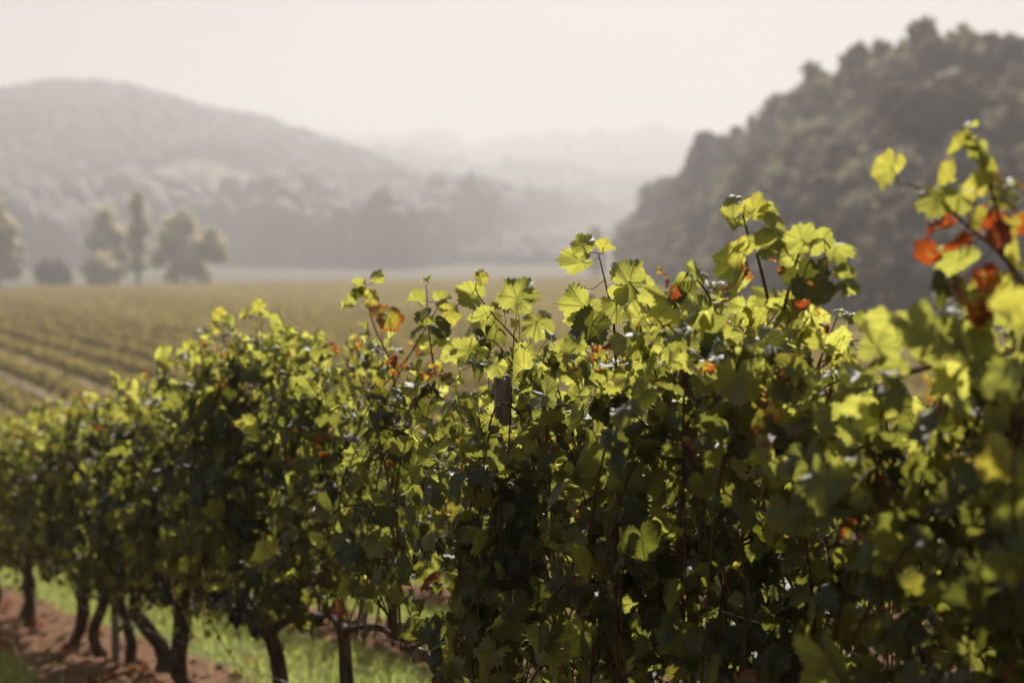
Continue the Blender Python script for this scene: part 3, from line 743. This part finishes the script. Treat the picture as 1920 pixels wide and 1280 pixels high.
# ---------------------------------------------------------- far vineyard rows: one object each
def far_row(w_, ta, tb, g, per):
    L = tb - ta; n = int(L * per)
    t = g.uniform(ta, tb, n); ww = w_ + g.normal(0, .17, n)
    X = P0[0] + t * RD[0] + ww * RN[0]; Y = P0[1] + t * RD[1] + ww * RN[1]
    top = 1.25 + .16 * (vnoise(t * .9, t * 0 + w_ * 3.1, 4) - .5) * 2
    Z = H(X, Y) + .35 + (top - .35) * g.random(n) ** .75
    s = g.uniform(.07, .17, n)
    N = norm(g.normal(0, 1, (n, 3)) + np.array([0, 0, .5])); A = norm(np.cross(N, g.normal(0, 1, (n, 3)))); B = np.cross(N, A)
    P = np.stack([X, Y, Z], -1); V = np.stack([P + s[:, None] * (a * A + b * B) for a, b in ((-1, -.5), (.3, -1), (1, .4), (-.2, 1))], 1)
    o = (np.arange(n) * 4)[:, None]
    tn = np.stack([g.random(n), (g.random(n) < .15) * g.random(n), np.zeros(n), np.ones(n)], -1)
    return mk_mesh("vine_row", V.reshape(-1, 3), [np.array([[0, 1, 2, 3]]) + o], M_FAR, {'tone': ('FLOAT_COLOR', np.repeat(tn, 4, 0))}, False)
g = np.random.default_rng(31)
w_ = 2.0
while w_ < 200:
    # row runs until the meadow edge (Y about 335) or the left of the view
    ta = 18 if w_ < 5 else (20 if w_ < 7 else max(-8, 6 - .5 * w_ if w_ < 40 else -8))
    # keep the part inside the visible fan
    tt = np.arange(ta, 560, 2.0); X = P0[0] + tt * RD[0] + w_ * RN[0]; Y = P0[1] + tt * RD[1] + w_ * RN[1]
    ok = (Y - 1.2 * X < 388 + 10 * math.sin(w_ * 1.7) + 9 * math.sin(w_ * .43)) & (Y > 3) & (np.abs(X / np.maximum(Y, 1)) < .46) & (H(X, Y) < -2.0 if w_ > 60 else True)
    if ok.sum() > 4:
        ta, tb = tt[ok].min(), tt[ok].max()
        dist = (Y[ok].mean())
        me = far_row(w_, ta, tb, g, 80 if w_ < 32 else 36 if w_ < 60 else 15)
        tag(obj("vine_row", me), "long hedge-like row of vines in the hazy field beyond", "vine row", "vine rows of the far field")
    w_ += 2.0 if w_ < 7.9 else 3.0

# ---------------------------------------------------------- trees
def crown_mesh(name, seed, lobes, mat, nl=70, per=55, leaf=(.22, .5), shell=.72):
    """lobes: (cx,cy,cz,rx,ry,rz); clumps of small leaf faces spread through them"""
    g = np.random.default_rng(seed); Ps = []; Ns = []; tn = []
    vol = np.array([l[3] * l[4] * l[5] for l in lobes]) ** .67; cnt = (nl * vol / vol.sum()).astype(int) + 3
    for (cx, cy, cz, rx, ry, rz), c in zip(lobes, cnt):
        d = norm(g.normal(0, 1, (c, 3))); r = g.uniform(shell, 1.0, (c, 1)) * g.uniform(.8, 1.12, (c, 1))
        cc = np.array([cx, cy, cz]) + d * r * np.array([rx, ry, rz])
        for q, dd in zip(cc, d):
            k = int(per * g.uniform(.5, 1.4)); cr = g.uniform(.20, .40) * min(rx, rz) + .25
            e = norm(g.normal(0, 1, (k, 3))) * (g.random((k, 1)) ** .45) * cr * np.array([1.15, 1.15, .75])
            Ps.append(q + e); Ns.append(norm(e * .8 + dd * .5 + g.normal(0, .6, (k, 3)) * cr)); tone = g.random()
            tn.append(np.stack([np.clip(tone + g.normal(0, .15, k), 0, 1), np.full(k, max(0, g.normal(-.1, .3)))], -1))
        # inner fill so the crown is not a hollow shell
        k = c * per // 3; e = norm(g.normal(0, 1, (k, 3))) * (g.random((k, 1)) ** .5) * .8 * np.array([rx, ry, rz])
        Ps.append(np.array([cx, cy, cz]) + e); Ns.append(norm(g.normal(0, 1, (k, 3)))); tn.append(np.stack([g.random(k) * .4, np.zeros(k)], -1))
    P = np.concatenate(Ps); N = np.concatenate(Ns); tn = np.concatenate(tn); n = len(P)
    s = g.uniform(*leaf, n)[:, None]; A = norm(np.cross(N, g.normal(0, 1, (n, 3)))); B = np.cross(N, A)
    V = np.stack([P + s * (a * A + b * B) for a, b in ((-1, -.5), (.3, -1), (1, .4), (-.2, 1))], 1)
    tn = np.concatenate([tn, np.zeros((n, 1)), np.ones((n, 1))], 1)
    return mk_mesh(name, V.reshape(-1, 3), [np.arange(n * 4).reshape(-1, 4)], mat, {'tone': ('FLOAT_COLOR', np.repeat(tn, 4, 0))}, False)
def tree_trunk(seed, h, r, spread, top):
    g = np.random.default_rng(seed); a = Acc()
    p = smooth_path([[0, 0, -1], [0, 0, h * .1], [g.normal(0, .25), g.normal(0, .25), h * .5], [g.normal(0, .5), g.normal(0, .5), top]], 12)
    a.add(*tube(p, np.linspace(r * 1.2, r * .25, 12), 8, True, .05, g))
    for i in range(6):
        k = int(g.integers(4, 10)); an = g.uniform(0, 6.28); d = np.array([math.cos(an), math.sin(an), .8])
        a.add(*tube(smooth_path([p[k], p[k] + d * spread * .35, p[k] + d * spread * .7 + UP * spread * .15], 6), np.linspace(r * .45, r * .1, 6), 6))
    return a.mesh("trunk", M_TRUNK)
def make_tree(kind, seed, mat=None):
    """unit: real metres for a ~16 m tree"""
    g = np.random.default_rng(seed)
    if kind == 'broad':
        lobes = [(0, 0, 9.5, 4.3, 4.3, 5.2)]
        for i in range(9):
            an = g.uniform(0, 6.28); rr = g.uniform(1.8, 4.2); z = g.uniform(4.0, 13.5)
            q = g.uniform(1.6, 2.8); lobes.append((rr * math.cos(an), rr * math.sin(an), z, q, q, q * .85))
        lobes.append((g.normal(0, .6), g.normal(0, .6), 13.8, 1.9, 1.9, 1.8))
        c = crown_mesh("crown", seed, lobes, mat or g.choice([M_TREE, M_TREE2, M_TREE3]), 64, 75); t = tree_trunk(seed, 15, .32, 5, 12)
    elif kind == 'poplar':
        lobes = [(0, 0, z, 1.6 * (1 - abs(z - 11) / 16), 1.6 * (1 - abs(z - 11) / 16), 3) for z in (5, 9, 13, 17, 20)]
        c = crown_mesh("crown", seed, lobes, mat or M_TREE, 70, 50, (.15, .35), .4); t = tree_trunk(seed, 20, .3, 1.5, 20)
    elif kind == 'twin':
        lobes = [(-2.2, 0, 13, 3.6, 3.2, 4.6), (4.2, .5, 10, 3.3, 3, 3.6), (-4.5, 0, 8, 2.6, 2.6, 3), (1, 0, 7, 4.2, 3.5, 3.5), (-1, 1, 16.5, 2, 2, 2), (6.5, 0, 7.5, 2, 2, 2.4), (-3, 0, 3.2, 2.4, 2, 2.4), (2.5, 0, 3, 2.8, 2, 2.2), (-6.5, 0, 6, 1.5, 1.5, 1.8), (5, 0, 13.2, 1.4, 1.4, 1.2)]
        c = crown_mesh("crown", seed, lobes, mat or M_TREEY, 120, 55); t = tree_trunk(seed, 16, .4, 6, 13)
    elif kind == 'loose':
        lobes = [(-1, 0, 12.5, 2.8, 2.6, 3.2), (2.2, 0, 10, 2.4, 2.4, 2.4), (-3, 0, 8.5, 2.2, 2.2, 2.4), (.5, 0, 6.2, 3, 2.6, 2.2), (3.6, 0, 6.5, 1.8, 1.8, 1.7), (-1.5, 0, 3.2, 2.6, 2.2, 2), (2.4, 0, 3, 2.2, 2, 1.8), (.2, .5, 15.2, 1.3, 1.3, 1.2)]
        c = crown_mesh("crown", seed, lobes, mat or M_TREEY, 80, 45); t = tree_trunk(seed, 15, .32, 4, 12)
    elif kind == 'bush':
        lobes = [(0, 0, 2.4, 3.6, 3, 2.3), (2.8, 0, 1.8, 2.4, 2.2, 1.6), (-2.6, 0, 2.0, 2.2, 2.2, 1.8)]
        c = crown_mesh("crown", seed, lobes, mat or M_TREE, 60, 45, (.15, .35)); t = tree_trunk(seed, 3, .14, 2, 3)
    return c, t
def place_tree(meshes, name, loc, s, rot, label, cat, group, sz=None):
    e = empty(name, loc); e.rotation_euler = (0, 0, rot); e.scale = (s, s, sz or s)
    obj("crown", meshes[0], e); obj("trunk", meshes[1], e)
    tag(e, label, cat, group); return e
broad = [make_tree('broad', 900 + i) for i in range(9)]
SILX = [1195, 1235, 1270, 1300, 1330, 1380, 1405, 1440, 1480, 1520, 1560, 1620, 1680, 1750, 1800, 1850, 1920, 2000, 2150]
SILY = [415, 365, 345, 345, 300, 268, 262, 225, 185, 158, 108, 84, 64, 52, 48, 52, 62, 60, 60]
DX, DD = [1195, 1330, 1480, 1600, 1800, 2150], [430, 330, 255, 215, 185, 165]
g = np.random.default_rng(41)
def forest_tree(px, depth, topy, label, grp):
    r = ray(px, topy); k = depth / r[1]; X, Y, Zt = r[0] * k, r[1] * k, CAMZ + r[2] * k
    z = float(H(X, Y)); h = max(Zt - z, 4.5); s = h / 15.6
    k = int(g.integers(0, 9)); sx = max(s, .55) * (1.0 if s < 1.5 else 1.5 / s)
    place_tree(broad[k], "broadleaf_tree", (X, Y, z), min(max(sx * 1.4, .85), 1.9), g.uniform(0, 6.28), label, "tree", grp, s)
px = 1195
while px < 2060:
    dd = float(np.interp(px, DX, DD)); ty = float(np.interp(px, SILX, SILY))
    forest_tree(px, dd, ty + g.choice([-20, -8, 4, 16]) + g.uniform(-7, 7) - (12 if px < 1480 else 0), "grey-green broadleaf tree whose top stands on the skyline of the wooded slope", "trees on the skyline of the wooded slope")
    px += max(26, 6.0 * F / dd * g.uniform(.45, .8))
for lay, (fd, fy) in enumerate(((.88, .24), (.78, .48), (.70, .70))):
    px = 1210 + 20 * lay
    while px < 2060:
        dd = float(np.interp(px, DX, DD)) * fd; ty = float(np.interp(px, SILX, SILY)); ty = ty + (520 - ty) * fy + g.uniform(-22, 22)
        forest_tree(px, dd, ty, ["dark broadleaf tree high on the wooded slope, below the skyline trees", "dark broadleaf tree halfway up the wooded slope", "dark broadleaf tree in the lowest line of the wooded slope, by the field"][lay],
                    ["trees high on the wooded slope", "trees halfway up the wooded slope", "trees along the foot of the wooded slope"][lay])
        px += max(34, 7.0 * F / dd * g.uniform(.6, .9))
def lone(kind, seed, px, base, top, depth, name, label, cat, mat=None, wide=1.0, H0=None):
    m = make_tree(kind, seed, mat); r = ray(px, top); k = depth / r[1]; X, Y, Zt = r[0] * k, depth, CAMZ + r[2] * k
    z = float(H(X, Y)); h0 = {'broad': 15.6, 'loose': 16.6, 'poplar': 22.5, 'twin': 18.6, 'bush': 4.7}[kind]; s = (Zt - z) / h0
    place_tree(m, name, (X, Y, z), s * wide, 0 if kind in ('twin', 'bush') else 1.0, label, cat, None, s)
lone('loose', 951, -5, 530, 372, 322, "broadleaf_tree", "orange-tinged tall tree cut by the photo's left edge", "tree", M_TREEY, 1.0)
lone('bush', 952, 100, 530, 482, 326, "round_bush", "low dark round bush between the orange-tinged tree and a paler bush", "bush", None, .62)
lone('bush', 953, 190, 530, 474, 330, "round_bush", "round bush with pale top at the foot of the slim green tree", "bush", M_TREEY, .62)
lone('loose', 954, 200, 530, 382, 340, "broadleaf_tree", "pale green round-headed tree just left of the columnar one", "tree", M_TREEY, 1.05)
lone('poplar', 955, 256, 530, 352, 332, "columnar_tree", "tall narrow columnar tree standing above its neighbours in the meadow", "tree", M_TREEY, 2.0)
lone('twin', 956, 350, 530, 388, 334, "broadleaf_tree", "wide yellowish tree with two rounded heads in the meadow", "tree", M_TREEY, 1.12)
lone('loose', 957, 1118, 500, 418, 470, "broadleaf_tree", "small pale yellowish tree in the gap between the hills and the wood", "tree", M_TREEY, 1.1)
lone('broad', 958, 1180, 500, 440, 440, "broadleaf_tree", "low grey tree at the tip of the right-hand wood", "tree", None, 1.1)

# ---------------------------------------------------------- far wood canopy on the hills (uncountable)
import bmesh
bm = bmesh.new(); bmesh.ops.create_icosphere(bm, subdivisions=2, radius=1)
bv = np.array([v.co[:] for v in bm.verts]); bf = np.array([[v.index for v in f.verts] for f in bm.faces]); bm.free()
def canopy(name, n, sampler, rr, label, hf=1.0, seed=5):
    g = np.random.default_rng(seed); X, Y = sampler(g, n); n = len(X); Z = H(X, Y)
    r = g.uniform(*rr, n) * (.75 + .6 * vnoise(X / 38, Y / 60, 17)); patch = vnoise(X / 60, Y / 60, 7)
    V = bv[None] * (1 + g.normal(0, .13, (n, len(bv), 1))) * r[:, None, None] * np.array([1, 1, 1.15 * hf]) + np.stack([X, Y, Z + r * .75], -1)[:, None]
    tn = np.stack([np.clip(patch * 1.6 - .4 + g.normal(0, .2, n), 0, 1), (g.random(n) < .12 + .35 * (vnoise(X / 45, Y / 45, 12) > .68)) * g.random(n) * .9, np.zeros(n), np.ones(n)], -1)
    o = (np.arange(n) * len(bv))[:, None, None]
    me = mk_mesh(name, V.reshape(-1, 3), [(bf[None] + o).reshape(-1, 3)], M_WOOD, {'tone': ('FLOAT_COLOR', np.repeat(tn, len(bv), 0))}, False)
    tag(obj(name, me), label, "wood", kind="stuff")
def s_hill(g, n):
    Y = 690 + 430 * g.random(n) ** .8; X = Y * g.uniform(-.46, .10, n); k = (np.interp(X, RX, RZ) > 3) & ((vnoise(X / 60, Y / 90, 21) > .36) | (Y > 930)); return X[k], Y[k]
def s_foot(g, n):
    u = g.uniform(-.46, .09, n); Y = 640 + 90 * g.random(n) + 40 * np.sin(u * 22) + 5200 * np.maximum(0, u + .09) ** 1.2; X = Y * u; k = g.random(n) < 1 - 4.5 * np.maximum(0, u + .09); return X[k], Y[k]
def s_mid(g, n):
    Y = 1350 + 380 * g.random(n); X = Y * g.uniform(-.14, .22, n); return X, Y
def s_farr(g, n):
    Y = 2150 + 280 * g.random(n); X = Y * g.uniform(-.16, .30, n); return X, Y
canopy("hill_woods", 8500, s_hill, (2.8, 5.2), "woods covering the large hazy hill", 1.0, 5)
canopy("foot_woods", 760, s_foot, (7, 15), "darker woods along the foot of the hazy hill behind the meadow", 1.35, 6)
canopy("valley_woods", 900, s_mid, (7, 13), "faint woods on the middle hill down the valley", 1.0, 7)
canopy("ridge_woods", 700, s_farr, (10, 18), "palest woods along the farthest ridge", 1.0, 8)

# two pale houses on the hill
def house(px, py, depth, wd, dp, h, rot, label):
    r = ray(px, py); k = depth / r[1]; X, Y = r[0] * k, r[1] * k; z = max(float(H(X, Y)), CAMZ + r[2] * k - h * .5)
    e = empty("house", (X, Y, z)); e.rotation_euler = (0, 0, rot)
    def box(a, x0, x1, y0, y1, z0, z1):
        V = [(x, y, q) for q in (z0, z1) for x, y in ((x0, y0), (x1, y0), (x1, y1), (x0, y1))]
        a.add(V, [[0, 3, 2, 1], [4, 5, 6, 7], [0, 1, 5, 4], [1, 2, 6, 5], [2, 3, 7, 6], [3, 0, 4, 7]])
    a = Acc(); box(a, -wd / 2, wd / 2, -dp / 2, dp / 2, -6, h); obj("wall", a.mesh("wall", M_PLASTER, smooth=False), e)
    a = Acc(); ov = .5; V = [(-wd / 2 - ov, -dp / 2 - ov, h), (wd / 2 + ov, -dp / 2 - ov, h), (wd / 2 + ov, dp / 2 + ov, h), (-wd / 2 - ov, dp / 2 + ov, h), (-wd / 2 - ov, 0, h + dp * .3), (wd / 2 + ov, 0, h + dp * .3)]
    V = [(x, y, q + .01) for x, y, q in V]
    a.add(V, [[0, 1, 5, 4], [2, 3, 4, 5], [3, 2, 1, 0]], ); a.add([V[0], V[3], V[4], V[1], V[2], V[5]], [[0, 2, 1], [3, 4, 5]]); obj("roof", a.mesh("roof", M_TILE, smooth=False), e)
    for i in range(3):
        a = Acc(); x = (-1 + i) * wd * .3; box(a, x - .6, x + .6, -dp / 2 - .05, -dp / 2 + .1, h * .35, h * .72); obj("window", a.mesh("window", M_DARK, smooth=False), e)
    tag(e, label, "house")
house(560, 332, 840, 20, 10, 7, .2, "pale pinkish house half way up the hazy hill")
house(893, 452, 770, 10, 7, 3.5, -.2, "small pale farmhouse by the foot of the hill, near the valley gap")

# ---------------------------------------------------------- haze
k = NT("haze_air"); pv = k.n("VolumePrincipled")
pv.inputs["Color"].default_value = (.545, .525, .542, 1); pv.inputs["Density"].default_value = .00098; pv.inputs["Anisotropy"].default_value = .3
k.link(pv.outputs[0], k.out.inputs["Volume"]); 
x0, x1, y0, y1, z0, z1 = -2300, 2300, -80, 3500, -9, 260
V = [(x, y, q) for q in (z0, z1) for x, y in ((x0, y0), (x1, y0), (x1, y1), (x0, y1))]
me = mk_mesh("haze", V, [np.array([[0, 3, 2, 1], [4, 5, 6, 7], [0, 1, 5, 4], [1, 2, 6, 5], [2, 3, 7, 6], [3, 0, 4, 7]])], k.m, None, False)
tag(obj("haze", me), "pale warm haze filling the valley", "haze", kind="stuff")
